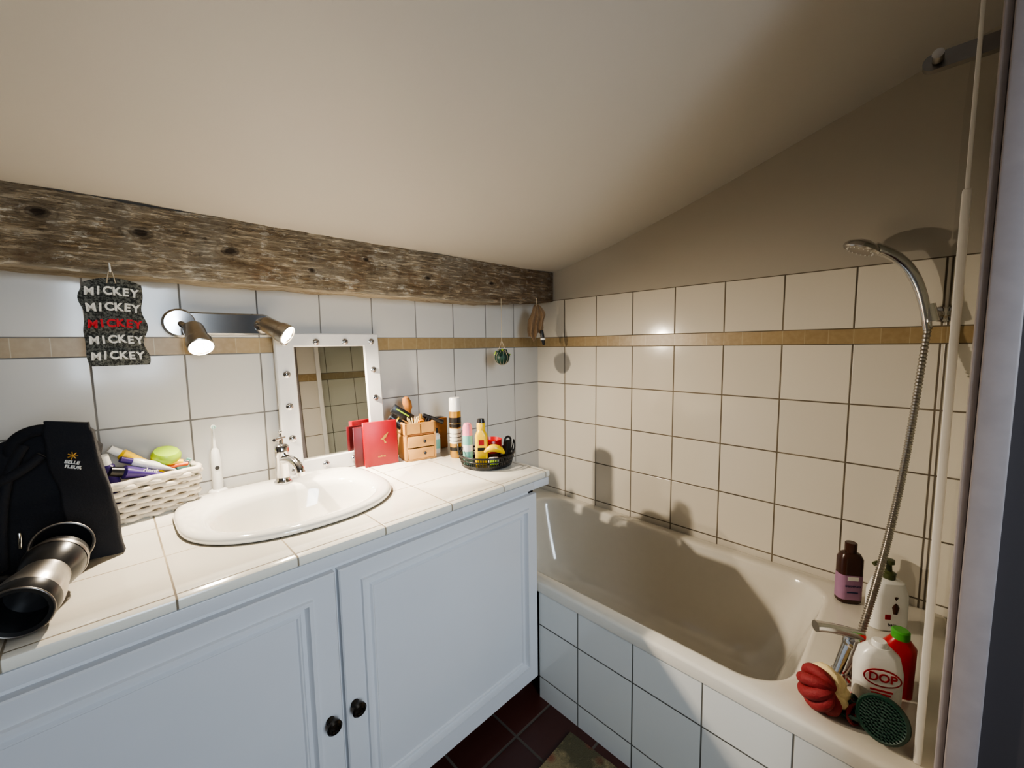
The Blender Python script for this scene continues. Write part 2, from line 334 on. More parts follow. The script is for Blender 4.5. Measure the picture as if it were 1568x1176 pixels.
# ---------------------------------------------------------------- bathtub
o=O('bathtub'); m=m_tub
cx,cy,hx,hy=-.372,-.83,.362,.828
icx,icy,ihx,ihy=-.375,-.755,.300,.625
N=14
rings=[rr(cx,cy,hx-.004,hy,.015,.402,N),rr(cx,cy,hx,hy,.015,.404,N),rr(cx,cy,hx,hy,.015,.432,N),rr(cx,cy,hx-.003,hy-.003,.015,.438,N),rr(cx,cy,hx-.010,hy-.01,.02,.441,N),
 rr(icx,icy,ihx+.015,ihy+.015,.12,.441,N),rr(icx,icy,ihx+.006,ihy+.006,.12,.439,N),rr(icx,icy,ihx,ihy,.12,.431,N),rr(icx,icy,ihx-.006,ihy-.008,.12,.40,N),
 rr(icx,icy+.005,ihx-.02,ihy-.05,.13,.28,N),rr(icx,icy+.01,ihx-.035,ihy-.10,.14,.15,N),rr(icx,icy+.01,ihx-.06,ihy-.14,.14,.095,N),rr(icx,icy+.01,ihx-.10,ihy-.19,.12,.072,N),rr(icx,icy+.01,ihx-.16,ihy-.26,.08,.068,N)]
o.loft(m,rings,None,False,True)
o.lathe(m_chr,[(.03,0),(.03,.004),(.024,.006),(.0,.007)],T(-.375,-1.15,.068))
o.done(ang=50)
box('tub_panel_wall',m_tP,(-.731,-1.66,0),(-.716,-.652,.403))
# ---------------------------------------------------------------- wall lamp
o=O('wall_spotlight')
o.loft(m_chr,[rr(0,0,.135,.034,.033,0,10),rr(0,0,.135,.034,.033,.018,10),rr(0,0,.130,.029,.028,.024,10)],FR)
o.lathe(m_chr,[(.042,0),(.042,.02),(.036,.027),(0,.028)],T(-.115,0,0)@FR)
def head(o,piv,d,bright):
    d=Vector(d).normalized(); p=Vector(piv)
    M=align(p,d)
    o.lathe(m_stl,[(.0,-.03),(.016,-.03),(.024,-.025),(.0265,-.015),(.0275,.03),(.0315,.032),(.033,.038),(.033,.060),(.030,.063),(.029,.060)],M,36,False)
    o.lathe(m_dkglass,[(.029,.060),(.027,.056)],M,36,False)
    o.lathe(m_bulb,[(.0275,.0565),(.012,.058),(0,.059)],M,36,False)
    return p+d*.075
lp=Vector((-1.482,-.001,1.353))
p1=(-.086,-.068,-.030); d1=(.08,-.66,-.62)
p2=(.115,-.058,-.008); d2=(.66,-.72,-.50)
for a,b in [((-.115,-.02,0),p1),((.085,-.02,.005),p2)]:
    o.rod(m_chr,a,b,.009); o.sph(m_chr,.014,T(*b))
L1=head(o,p1,d1,1)+lp; L2=head(o,p2,d2,1)+lp
o.done(lp)
# ---------------------------------------------------------------- hanging sign
o=O('hanging_word_sign')
bm=bmesh.new(); nu,nv=24,36; g=[]
def sy(u,v): return .006*math.sin(v*9+u*2)+.012*(u*u*1.5)
def sg(u,v):
    w=.112+.006*math.sin(v*17)
    x=u*w+.003*math.sin(v*13+1); z=-.205+.205*v+ (.014*(1-(2*u)**2) if v>.5 else 0)*(v-.5)*2
    return x,sy(u,v),z
for j in range(nv+1): g.append([bm.verts.new(sg(i/nu-.5,j/nv)) for i in range(nu+1)])
for a,b in zip(g,g[1:]):
    for i in range(nu): bm.faces.new((a[i],a[i+1],b[i+1],b[i]))
bmesh.ops.solidify(bm,geom=list(bm.faces),thickness=.003); bmesh.ops.recalc_face_normals(bm,faces=bm.faces)
o.add(bm,m_sgn)
m_tx=mat('sign_lettering',srgb(230,227,217),.7,var=.12,vs=300); m_txr=mat('sign_lettering_red',srgb(196,30,42),.7)
for k in range(5):
    z=-.022-.040*k
    word='MICKEY'
    for i,ch in enumerate(word):
        xx=(-.5+(i+.5)/6)*.098
        o.text(m_txr if k==2 else m_tx,ch,.027,T(xx,sy(xx/.112,1-(-z)/.205)-.0055,z+.003*math.cos(xx*40)+random.uniform(-.001,.001))@R(90,'X')@R(random.uniform(-6,6),'Z'),.0022,.0010,.88)
o.tube(m_str,[(-.008,0,.0),(-.004,-.002,.03),(.0,-.003,.034),(.004,-.002,.03),(.008,0,.0)],.0012)
o.tube(m_wht,[(.0,.006,.050),(.0,-.006,.048),(.0,-.010,.034),(.0,-.004,.026),(.0,.002,.030)],.002)
o.done((-1.735,-.134,1.442),(0,0,3))
# ---------------------------------------------------------------- mirror
o=O('studded_mirror')
W,H=.372,.503
def fr(z0,bx,bt,bb): return [(-W/2+bx,H-bt,z0),(-W/2+bx,bb,z0),(W/2-bx,bb,z0),(W/2-bx,H-bt,z0)]
o.loft(m_frm,[fr(0,0,0,0),fr(.014,0,0,0),fr(.018,.004,.004,.004),fr(.018,.057,.044,.054),fr(.010,.062,.048,.058)],FR,True,False)
o.loft(m_mir,[fr(.0101,.061,.047,.057),fr(.0105,.061,.047,.057)],FR)
st=[]
for k in range(5): st+= [(-W/2+.03,.03+k*.1105),(W/2-.03,.03+k*.1105)]
for k in (1,2): st+=[(-W/2+.03+k*.104,.03),(-W/2+.03+k*.104,.472)]
for x,z in st:
    o.lathe(m_chr,[(.012,0),(.0118,.002),(.0105,.003)],T(x,-.018,z)@FR,20); o.lathe(m_gem,[(.0105,.002),(.008,.006),(.003,.008),(0,.008)],T(x,-.018,z)@FR,10)
o.done((-1.168,-.045,ZC),(-4.0,0,0))
# ---------------------------------------------------------------- hanging things
o=O('hanging_plant_ball')
o.rod(m_str,(0,0,.04),(0,0,.275),.0014)
o.sph(m_dkg,.036,None,(1,1,.95))
for k in range(6):
    a=k*math.pi/6; o.torus(m_str,.0370,.0006,(R(math.degrees(a),'Z')@R(90,'X')),40,6)
for k in range(34):
    a=random.uniform(0,6.28); e=random.uniform(-.1,1.3); d=Vector((math.cos(a)*math.cos(e),math.sin(a)*math.cos(e),math.sin(e)))
    o.lathe(m_leaf if k%6 else m_grn,[(.001,0),(.006,.006),(.004,.010),(0,.014)],align(d*.030,d),8)
for k in range(4): a=k*1.57; o.rod(m_str,(.036*math.cos(a),.036*math.sin(a),.008),(0,0,.080),.001)
o.done((-.425,-.155,1.215))
o=O('hanging_cloth')
bm=bmesh.new(); g=[]
for j in range(31):
    v=j/30; row=[]
    for i in range(49):
        u=i/48; w=.010+.034*min(1,v*2.2)**.7*(1-.30*max(0,v-.55)); x=(u-.5)*2*w+.006*math.sin(v*6); y=.010*math.sin(u*21)*(.35+.8*v)+.004*math.sin(v*17+u*5); z=-v*(.185-.085*abs(u-.25)-.012*math.sin(u*13)); row.append(bm.verts.new((x,y,z)))
    g.append(row)
for a,b in zip(g,g[1:]):
    for i in range(48): bm.faces.new((a[i],b[i],b[i+1],a[i+1]))
bmesh.ops.solidify(bm,geom=list(bm.faces),thickness=.002); bmesh.ops.recalc_face_normals(bm,faces=bm.faces); o.add(bm,m_brc)
o.rod(m_str,(0,0,-.01),(0,0,.03),.0015)
o.tube(m_blk,[(.024,-.006,-.13),(.030,-.008,-.17),(.034,-.01,-.205)],.011,radii=[.7,1.2,.5]); o.lathe(m_wht,[(.0125,.0),(.0125,.01)],T(.030,-.008,-.18))
o.done((-.19,-.165,1.475),(0,0,-40))
# ---------------------------------------------------------------- toothbrush
o=O('electric_toothbrush')
o.lathe(m_wht,[(.026,0),(.027,.006),(.024,.012),(.016,.016)])
o.lathe(m_wht,[(.0135,.012),(.0145,.03),(.0145,.09),(.013,.12),(.010,.138),(.006,.145)])
o.lathe(m_wht,[(.0055,.143),(.004,.165),(.003,.20),(.003,.21)]); o.lathe(m_blk,[(.006,-.001),(.006,.001)],T(0,-.0145,.085)@FR)
o.cyl(m_wht,.007,.006,T(0,0,.212)@FR); 
for a in range(8): o.rod(m_teal,(.004*math.cos(a),-.006,.212+.004*math.sin(a)),(.004*math.cos(a),-.015,.212+.004*math.sin(a)),.001,seg=6)
o.done((-1.54,-.030,ZC))
# ---------------------------------------------------------------- basket
o=O('wicker_basket')
def bas(u,h,off):
    hx,hy=.098+.014*h/.1,.036+.010*h/.1; r=.02
    pts=rr(0,0,hx,hy,r,0,20)
    L_=[0]
    P_=[Vector(p) for p in pts]+[Vector(pts[0])]
    for a,b in zip(P_,P_[1:]): L_.append(L_[-1]+(b-a).length)
    d=u*L_[-1]
    for i in range(len(P_)-1):
        if L_[i]<=d<=L_[i+1]+1e-9:
            a,b=P_[i],P_[i+1]; p=a.lerp(b,(d-L_[i])/max(1e-9,L_[i+1]-L_[i])); break
    nr=Vector((p.x/hx,p.y/hy,0)); nr=Vector((math.copysign(abs(nr.x)**3,nr.x),math.copysign(abs(nr.y)**3,nr.y),0)).normalized(); return (p.x+nr.x*off,p.y+nr.y*off,h)
nst=20
for lv in range(7):
    h=.009+lv*.0148; pts=[]
    for k in range(nst*4+1):
        u=(k/(nst*4))%1; pts.append(bas(u,h,.0065*math.sin(2*math.pi*k/8+math.pi*lv)))
    o.tube(m_wick,pts,.0068,bez=False)
for k in range(nst): o.rod(m_wick,bas(k/nst,.0,0),bas(k/nst,.105,0),.003,seg=8)
pts=[bas((k/96)%1,.108,.003*math.sin(k)) for k in range(97)]; o.tube(m_wick,pts,.008,bez=False)
o.box(m_wick,.19,.066,.004,T(0,0,.004))
o.done((-1.705,-.080,ZC+.001),(0,0,12))
def tubeobj(o,mb,mc,M,L_=.13,w=.022):
    rings=[[(w*math.cos(a)*1.25*(1),.001*math.sin(a),0) for a in [2*math.pi*i/24 for i in range(24)]],[(w*1.1*math.cos(a),.012*math.sin(a),L_*.45) for a in [2*math.pi*i/24 for i in range(24)]],[(w*.85*math.cos(a),w*.8*math.sin(a),L_*.95) for a in [2*math.pi*i/24 for i in range(24)]],[(.008*math.cos(a),.008*math.sin(a),L_) for a in [2*math.pi*i/24 for i in range(24)]]]
    o.loft(mb,rings,M); o.lathe(mc,[(w*.6,L_),(w*.55,L_+.025)],M,20)
o=O('basket_toiletries')
tubeobj(o,m_pur,m_wht,align((-.055,.01,.03),(-.2,-.2,1)),.125,.017)
tubeobj(o,m_pur,m_blk,align((.040,-.016,.092),(-1,-.1,.35)),.10,.022)
tubeobj(o,m_yel,m_wht,align((.045,.005,.090),(-1,.1,.85)),.12,.018)
tubeobj(o,m_blk,m_org,align((-.02,.012,.125),(1,.0,-.2)),.09,.016)
tubeobj(o,m_wht,m_pur,align((.06,-.006,.10),(-1,-.05,.5)),.10,.014)
o.text(m_wht,'dent',.018,T(.0,-.040,.116)@R(90,'X')@R(-20,'Z'),.001,.0004)
o.lathe(m_grn,[(.0,0),(.030,.0),(.034,.006),(.034,.018),(.028,.027),(0,.030)],T(.050,.015,.128)@R(22,'X'))
o.tube(m_yel,[(.0,.005,.128),(.05,-.005,.122),(.08,-.01,.115)],.009)
o.tube(m_blk,[(.02,.01,.118),(.06,.0,.115),(.095,-.01,.112)],.006); o.tube(m_org,[(.0,.0,.112),(.05,-.01,.110),(.09,-.02,.110)],.005); o.tube(m_teal,[(.08,.01,.08),(.10,.0,.12)],.006)
o.box(m_teal,.03,.02,.03,T(.08,-.005,.10),.004)
o.done((-1.705,-.080,ZC+.012),(0,0,12))
# ---------------------------------------------------------------- black bag
o=O('black_toiletry_bag')
rings=[]
for k in range(25):
    v=k/24; h=.296*v; hx=.135*(1-.14*v**3)+.006*math.sin(v*11); hy=.065*(1-.55*v**1.5)
    ring=[]
    for p in rr(0,0,hx,hy,.04*(1-.6*v),h,16):
        d=.016*noise.noise((p[0]*14,p[1]*14,h*12))+.006*noise.noise((p[0]*40,p[1]*40,h*34)); ring.append((p[0]+d,p[1]+d,h+ (0 if k==0 else d*1.2)- (v**2)*.55*max(0,.035-p[0])+(.008*math.sin(p[0]*50) if v>.8 else 0)))
    rings.append(ring)
o.loft(m_fab,rings)
rings=[]
for k in range(25):
    v=k/24; h=.003+.300*v; hx=(.041-.004*v)*(1 if v<.95 else .9); hy=(.016-.007*v)*(1 if v<.95 else .6)
    rings.append([(p[0]-.022*v+.005*noise.noise((p[1]*20,h*18,1)),p[1]+.006*math.sin(v*6)+.010*noise.noise((p[0]*24,h*16,4)),h+(.016*noise.noise((p[0]*26,p[1]*20,v*3)) if k else 0)) for p in rr(.154,-.070,hx,hy,.009-.004*v,h,8)])
o.loft(m_fab,rings)
o.tube(m_fab,[(.03,-.03,.24),(.03,-.04,.275),(.075,-.04,.300),(.10,-.04,.28)],.012)
o.tube(m_fab,[(.02,-.09,.02),(.03,-.10,.12),(.03,-.09,.20),(.06,-.06,.26)],.008)
o.tube(m_fab,[(-.06,-.08,.20),(.0,-.095,.17),(.05,-.09,.20),(.09,-.08,.24)],.009)
MP=T(.138,-.0905,.235)@R(90,'X')@R(-8,'Z')
o.text(m_wht,'BELLE',.009,MP@T(0,-.014,.0)@R(-10,'Z'),.003,.0002); o.text(m_wht,'FLEUR',.009,MP@T(.002,-.024,.0)@R(-10,'Z'),.003,.0002)
for k in range(7):
    a=k*.9; o.rod(m_gold,MP@Vector((0,.0,.001)),MP@Vector((.008*math.cos(a),.008*math.sin(a),.001)),.0012,seg=6)
o.tube(m_chr,[(.05,-.094,.09),(.052,-.098,.075),(.05,-.096,.06)],.003); o.rod(m_chr,(.125,-.088,.0),(.13,-.088,.03),.002)
o.done((-1.935,-.215,ZC+.001),(0,0,-14))
# ---------------------------------------------------------------- hair dryer
o=O('hair_dryer')
A=Vector((-1.888,-.596,.868)); B=Vector((-1.85,-.43,.885)); d=B-A; M=align(A,d)
o.lathe(m_blk,[(.034,.002),(.040,.0),(.043,.004),(.043,.03)],M,40,False)
o.lathe(m_stl,[(.043,.03),(.0435,.04),(.042,.055),(.036,.085),(.034,.10)],M,40,False)
o.lathe(m_blk,[(.034,.10),(.040,.115),(.044,.14),(.042,.17),(.034,.178),(.03,.17)],M,40,False)
o.lathe(m_dst,[(.0445,.146),(.0455,.150),(.0445,.156)],M,40,False)
o.lathe(m_blk,[(.034,.002),(.032,.05),(.0,.055)],M,40,False); o.lathe(m_blk,[(.034,.17),(0,.165)],M,40,False)
o.torus(m_dst,.0415,.0018,M@T(0,0,.001),40)
o.tube(m_blk,[tuple(A.lerp(B,.55)),(-1.92,-.46,.87),(-2.0,-.44,.85),(-2.06,-.43,.845)],.02,radii=[1,1.05,.95,.8])
M2=align((-1.858,-.395,.878),(.25,-.75,.55))
o.lathe(m_blk,[(.030,0),(.040,.01),(.044,.03),(.044,.05),(.040,.055),(.036,.045),(.02,.01),(0,.008)],M2,40,False); o.torus(m_dst,.043,.002,M2@T(0,0,.052),40)
o.done()
# ---------------------------------------------------------------- red box, drawers
o=O('red_gift_box')
o.box(m_red,.125,.022,.168,T(0,0,.084),.002); o.box(m_dred,.125,.018,.150,T(-.03,.022,.076),.002)
for pts in [[(-.012,.10),(.012,.118),(.0,.095)],[(.0,.112),(.020,.125),(.008,.103)],[(-.002,.104),(.010,.085),(.003,.082)]]:
    bm=bmesh.new(); vs=[bm.verts.new((x+.01,-.0118,z)) for x,z in pts]; bm.faces.new(vs); o.add(bm,m_gold)
o.text(m_gold,'coffret',.011,T(.0,-.0115,.035)@R(90,'X'),.0003)
o.done((-1.036,-.120,ZC),(-3,0,-12))
o=O('bamboo_drawer_box'); m=m_bam
w,dp,h=.125,.10,.150
o.b2(m,(-w/2,-dp/2,0),(w/2,dp/2,.006)); o.b2(m,(-w/2,-dp/2,0),(-w/2+.007,dp/2,h)); o.b2(m,(w/2-.007,-dp/2,0),(w/2,dp/2,h)); o.b2(m,(-w/2,dp/2-.006,0),(w/2,dp/2,h))
o.b2(m_bam2,(-w/2,-dp/2+.002,.1),(w/2,dp/2,.106)); o.b2(m,(-w/2,-dp/2,.108),(w/2,-dp/2+.006,h)); o.b2(m_bam2,(-.003,-dp/2,.1),(.003,dp/2,h-.005))
for z0,z1 in [(.008,.050),(.054,.098)]:
    o.b2(m,(-w/2+.009,-dp/2-.004,z0),(w/2-.009,-dp/2+.004,z1),.0015); o.lathe(m_blk,[(.003,0),(.006,.008),(0,.010)],T(.012,-dp/2-.004,(z0+z1)/2)@FR,12)
    o.b2(m_bam2,(-w/2+.009,-dp/2+.004,z0),(w/2-.009,dp/2-.01,z1-.006))
o.done((-.885,-.130,ZC),(0,0,-12))
o=O('makeup_brushes_and_bottles')
v0=Vector((-.03,.01,.112)); dv=Vector((-.8,.3,.75))
o.lathe(m_blk,[(.016,0),(.018,.02),(.018,.09),(.012,.095)],align(v0,dv));  
o.rod(m_yel,v0+dv.normalized()*.06,v0+dv.normalized()*.066,.0186)
o.box(m_blk,.095,.014,.036,T(-.055,.0,.185)@R(35,'Y'),.004); o.box(m_grn,.06,.015,.005,T(-.055,.0,.190)@R(35,'Y'))
for k in range(22): 
    a=random.uniform(0,6.28); o.rod(m_crm,(-.02,-.025,.12),(-.02+.025*math.cos(a),-.025+.015*math.sin(a),.168+random.uniform(-.006,.006)),.0016,seg=6)
o.lathe(m_bam2,[(.006,0),(.006,.08),(.016,.095),(.018,.12),(.012,.14),(0,.145)],align((.0,.02,.11),(-.25,0,1)),16)
o.lathe(m_amb,[(.014,0),(.014,.045),(.006,.05)],T(.012,-.02,.11),16); o.lathe(m_gold,[(.007,0),(.006,.02)],T(.012,-.02,.16),16)
for x in (.035,.045): o.lathe(m_blk,[(.011,0),(.011,.05),(.009,.052)],T(x,-.005 if x<.04 else .02,.11)@R(20,'Y'),16)
o.lathe(m_blk,[(.009,0),(.009,.09)],align((.03,.0,.17),(.8,-.1,-.35)),16)
o.done((-.885,-.130,ZC),(0,0,-12))
o=O('small_bottle'); o.lathe(m_wht,[(.017,0),(.018,.003),(.018,.075),(.010,.085)]); o.lathe(m_teal,[(.0184,.02),(.0184,.06)]); o.lathe(m_blk,[(.010,.085),(.010,.105)]); o.done((-.79,-.125,ZC))
o=O('wooden_box'); o.box(m_bam2,.07,.05,.135,T(0,0,.0675),.003); o.box(m_blk,.05,.03,.004,T(0,0,.136)); o.done((-.735,-.06,ZC),(0,0,-5))
o=O('hairspray_can')
o.lathe(m_gold,[(.021,0),(.0235,.003),(.0235,.190)]); o.lathe(m_blk,[(.0238,.03),(.0238,.045)],None,32,False);o.lathe(m_wht,[(.0238,.06),(.0238,.12)],None,32,False); o.lathe(m_blk,[(.0240,.125),(.0240,.165)],None,32,False)
o.lathe(m_wht,[(.0235,.190),(.0235,.192),(.0225,.240),(.020,.244),(0,.245)])
for z in (.07,.085,.10,.14): o.torus(m_blk if z<.13 else m_gold,.0238,.0012,T(0,0,z),32,6)
o.done((-.775,-.245,ZC))
# ---------------------------------------------------------------- wire tray
o=O('wire_tray')
o.lathe(m_blk,[(.088,0),(.092,.002),(.094,.004),(.088,.005)]); 
o.torus(m_blk,.105,.0035,T(0,0,.045),64); o.torus(m_blk,.102,.0025,T(0,0,.03),64)
o.lathe(m_blk,[(.094,.002),(.0985,.014),(.097,.014),(.092,.004)],None,64,False)
for k in range(72): a=k*2*math.pi/72; o.rod(m_blk,(.094*math.cos(a),.094*math.sin(a),.003),(.105*math.cos(a),.105*math.sin(a),.045),.0014,seg=6)
for a in (-.5,2.6):
    for dd in (-.12,.12): o.tube(m_blk,[(.105*math.cos(a+dd),.105*math.sin(a+dd),.045),(.112*math.cos(a+dd*1.2),.112*math.sin(a+dd*1.2),.07),(.108*math.cos(a),.108*math.sin(a),.085)],.0025)
tx,ty=-.755,-.412
o.done((tx,ty,ZC+.001))
def onT(dx,dy): return (tx+dx,ty+dy,ZC+.006)
o=O('yellow_lotion_bottle'); 
o.loft(m_yel,[rr(0,0,.022,.016,.012,0,8),rr(0,0,.024,.018,.013,.004,8),rr(0,0,.0235,.0175,.013,.11,8),rr(0,0,.014,.014,.0135,.13,8)]); o.lathe(m_yel,[(.014,.13),(.016,.132),(.016,.155),(.013,.160)]); o.lathe(m_blk,[(.0145,.158),(.012,.172),(0,.173)])
o.box(m_blk,.028,.001,.012,T(0,-.0180,.06)); o.box(m_red,.02,.001,.02,T(0,-.0182,.085)); o.done(onT(-.025,-.0),(0,0,-40))
o=O('pastel_spray_bottle'); o.lathe(m_teal,[(.018,0),(.019,.003),(.019,.11)]); o.lathe(m_wht,[(.0192,.05),(.0192,.075)],None,32,False); o.lathe(m_pink,[(.019,.11),(.018,.112),(.018,.14),(.013,.155),(0,.158)]); o.done(onT(-.058,.04))
o=O('red_jar'); o.lathe(m_brn,[(.034,0),(.038,.004),(.040,.06),(.038,.062)]); o.lathe(m_rp,[(.0405,.035),(.0415,.04),(.0415,.080),(.040,.083),(.037,.072),(0,.070)]); o.done(onT(.036,.012))
o=O('banana_hair_clip'); o.tube(m_yel,[(-.04,.0,.050),(-.02,-.006,.067),(.0,-.008,.069),(.025,-.006,.055),(.032,-.004,.043)],.014,radii=[.4,1,1.1,.8,.3]); o.done(onT(-.0,-.050),(0,0,-35))
o=O('white_sponge'); o.box(m_wht,.04,.02,.025,T(0,0,.0145),.006); o.box(m_grn,.03,.008,.02,T(.0,-.016,.0125),.003); o.done(onT(.0,-.040),(0,0,-40))
o=O('black_claw_clip'); o.box(m_blk,.03,.025,.08,T(0,0,.04),.008); o.torus(m_blk,.016,.004,T(.0,0,.078)@R(90,'X')); o.done(onT(.066,-.040),(0,6,0))
# ---------------------------------------------------------------- shower
o=O('hand_shower')
dy=.016
H=Vector((-.045,-1.588+dy,1.345))
o.lathe(m_chr,[(.022,0),(.022,.006),(.016,.010)],align((-.0005,-1.59,1.345),(-1,0,0)))
o.rod(m_chr,(0-.005,-1.59,1.345),H,.011); o.rod(m_chr,H+Vector((0,.0,-.022)),H+Vector((0,.01,.028)),.019,.017); 
hd=[(-.050,-1.582+dy,1.300),(-.052,-1.575+dy,1.36),(-.060,-1.548+dy/2,1.44),(-.075,-1.505,1.505),(-.09,-1.465,1.535),(-.098,-1.44,1.545)]
o.tube(m_chr,hd,.0125,radii=[.85,1,1.15,1.2,1.25,1.5])
M=align((-.103,-1.415,1.556),(-.15,.42,-1.0))
o.lathe(m_chr,[(.0,-.016),(.020,-.014),(.040,-.004),(.047,.004),(.048,.012),(.044,.016)],M,40,False); o.lathe(m_stl,[(.044,.016),(.030,.0175),(0,.018)],M,40,False)
for k in range(18): 
    a=k*math.pi/9; o.lathe(m_wht,[(.0018,0),(.0012,.003)],M@T(.034*math.cos(a),.034*math.sin(a),.017),6)
hose=[(-.050,-1.566,1.30),(-.08,-1.560,1.20),(-.15,-1.552,1.04),(-.24,-1.540,.88),(-.33,-1.525,.74),(-.41,-1.51,.63),(-.47,-1.495,.55),(-.495,-1.485,.485)]
cu=D.curves.new('c','CURVE'); cu.dimensions='3D'; sp=cu.splines.new('NURBS'); sp.points.add(len(hose)-1)
for i,p in enumerate(hose): sp.points[i].co=(*p,1)
sp.use_endpoint_u=True; sp.order_u=4; cu.resolution_u=36
ob=D.objects.new('c',cu); bpy.context.collection.objects.link(ob); me=D.meshes.new_from_object(ob.evaluated_get(bpy.context.evaluated_depsgraph_get()))
pts=[v.co.copy() for v in me.vertices]; D.objects.remove(ob)
o.tube(m_stl,[tuple(p) for p in pts],.0095,bez=False,radii=[1.0 if i%2 else .72 for i in range(len(pts))])
o.done()
o=O('bath_mixer_tap')
o.lathe(m_chr,[(.026,0),(.026,.006),(.018,.012),(.016,.02)]); 
o.rod(m_chr,(0,0,.01),(.02,-.02,.085),.015,.019); o.sph(m_chr,.022,T(.022,-.022,.092))
o.rod(m_chr,(.030,-.023,.03),(.030,-.023,.0),.012); o.rod(m_chr,(.030,-.023,.03),(.01,-.01,.045),.012); o.lathe(m_chr,[(.013,.0),(.015,.01),(.015,.025),(.011,.03)],T(.030,-.023,.02))
o.rod(m_chr,(.02,-.02,.095),(.032,-.032,.115),.014,.011)
o.tube(m_chr,[(.035,-.035,.108),(.0,.0,.126),(-.03,.03,.135),(-.045,.045,.136)],.012,radii=[1.1,1,.9,1.1])
o.done((-.525,-1.462,ZR+.0005))
# ---------------------------------------------------------------- rim bottles
o=O('shampoo_bottle'); o.loft(m_brn,[rr(0,0,.028,.018,.014,0,8),rr(0,0,.033,.021,.015,.005,8),rr(0,0,.033,.021,.015,.145,8),rr(0,0,.026,.017,.014,.160,8),rr(0,0,.014,.014,.0135,.165,8)]); o.lathe(m_brn,[(.014,.163),(.016,.167),(.016,.193),(.014,.195)])
o.loft(m_lab,[rr(0,0,.0335,.0215,.0155,.015,8),rr(0,0,.0335,.0215,.0155,.095,8)],None,False,False); 
o.box(m_wht,.03,.001,.012,T(0,-.0220,.085)); o.text(m_navy,'SHAMPOO',.009,T(0,-.0222,.06)@R(90,'X')); o.box(m_navy,.03,.001,.004,T(0,-.0220,.04)); o.done((-.125,-1.435,ZR+.0005),(0,0,-55))
o=O('pump_bottle'); o.loft(m_wht,[rr(0,0,.042,.024,.018,0,8),rr(0,0,.047,.028,.02,.005,8),rr(0,0,.046,.028,.02,.105,8),rr(0,0,.036,.024,.02,.14,8),rr(0,0,.014,.014,.0135,.150,8)]); o.lathe(m_oli,[(.016,.148),(.017,.165),(.008,.170),(.006,.190),(.012,.192),(.012,.203),(.0,.205)]); o.tube(m_oli,[(0,0,.197),(-.025,-.005,.199),(-.045,-.01,.191)],.006)
o.lathe(m_brn,[(.009,0),(.012,.02),(.006,.035),(.009,.05),(0,.058)],T(.006,-.021,.055),12); o.box(m_red,.014,.002,.014,T(-.012,-.0285,.045)); o.text(m_blk,'bain',.014,T(0,-.0285,.022)@R(90,'X')); o.done((-.20,-1.528,ZR+.0005),(0,0,-55))
o=O('shower_gel_bottle')
o.loft(m_wht,[rr(0,0,.038,.022,.018,0,10),rr(0,0,.042,.025,.02,.005,10),rr(0,0,.043,.026,.02,.095,10),rr(0,0,.036,.022,.018,.130,10),rr(0,0,.020,.016,.015,.146,10)]); o.loft(m_rp,[rr(0,0,.0425,.0255,.0205,.004,10),rr(0,0,.0425,.0258,.0205,.012,10)],None,False,False)
o.lathe(m_rp,[(.034,0),(.034,.0012),(0,.0014)],T(0,-.0256,.086)@FR@S(1,.62,1),32); o.lathe(m_wht,[(.031,0),(.031,.0018),(0,.0019)],T(0,-.0256,.086)@FR@S(1,.56,1),32)
o.text(m_rp,'DOP',.027,T(0,-.0280,.087)@R(90,'X'),.0006,.0005,.9); o.box(m_rp,.04,.001,.004,T(0,-.0262,.056)); o.box(m_rp,.034,.001,.004,T(0,-.0262,.048))
o.lathe(m_wht,[(.014,.144),(.014,.155),(.012,.158)])
o.done((-.565,-1.533,ZR+.0005),(0,0,-68))
o=O('red_gel_bottle'); o.loft(m_rp,[rr(0,0,.028,.018,.017,0,8),rr(0,0,.030,.019,.018,.12,8),rr(0,0,.016,.014,.0135,.14,8)]); o.lathe(m_grn2,[(.017,.138),(.017,.155),(.014,.158)]); o.done((-.485,-1.565,ZR+.0005),(0,0,-75))
o=O('bath_sponge_flower')
for k in range(9):
    a=k*2*math.pi/9
    o.torus(m_rmesh if k in(3,4,5,6,7) else m_crm,.022,.013,T(.004*math.cos(a),.004*math.sin(a),.0)@R(math.degrees(a),'Z')@T(.013,0,0)@R(90,'X')@R(20,'Y'),24,10,(1,1.2))
o.sph(m_crm,.024,T(.01,.01,.0))
o.done((-.655,-1.448,ZR+.046),(60,20,-50))
o=O('massage_brush'); M=align((0,0,.047),(-.9,.25,.45))
o.lathe(m_dkg,[(0,-.022),(.034,-.02),(.043,-.008),(.044,.004),(.040,.010),(.036,.008)],M,40,False); o.lathe(m_dkg,[(.036,.008),(0,.008)],M,40,False)
for j,r_ in enumerate((.006,.012,.018,.024,.030,.035)):
    nb=6+j*6
    for i in range(nb):
        a=2*math.pi*i/nb+j*.3; o.lathe(m_dkg,[(.0019,.007),(.0015,.013),(.0005,.014)],M@T(r_*math.cos(a),r_*math.sin(a),0),6)
o.done((-.668,-1.550,ZR+.002))
o=O('bath_puff_net')
for k in range(14):
    a=k*.8; o.torus(m_leaf if k%3==0 else (m_rmesh if k%3==1 else m_dkg),.018,.004,T(.016*math.cos(a),.012*math.sin(a),.012)@R(k*37,'Z')@R(60+k*11,'X'),20,6)
o.done((-.645,-1.505,ZR+.012))
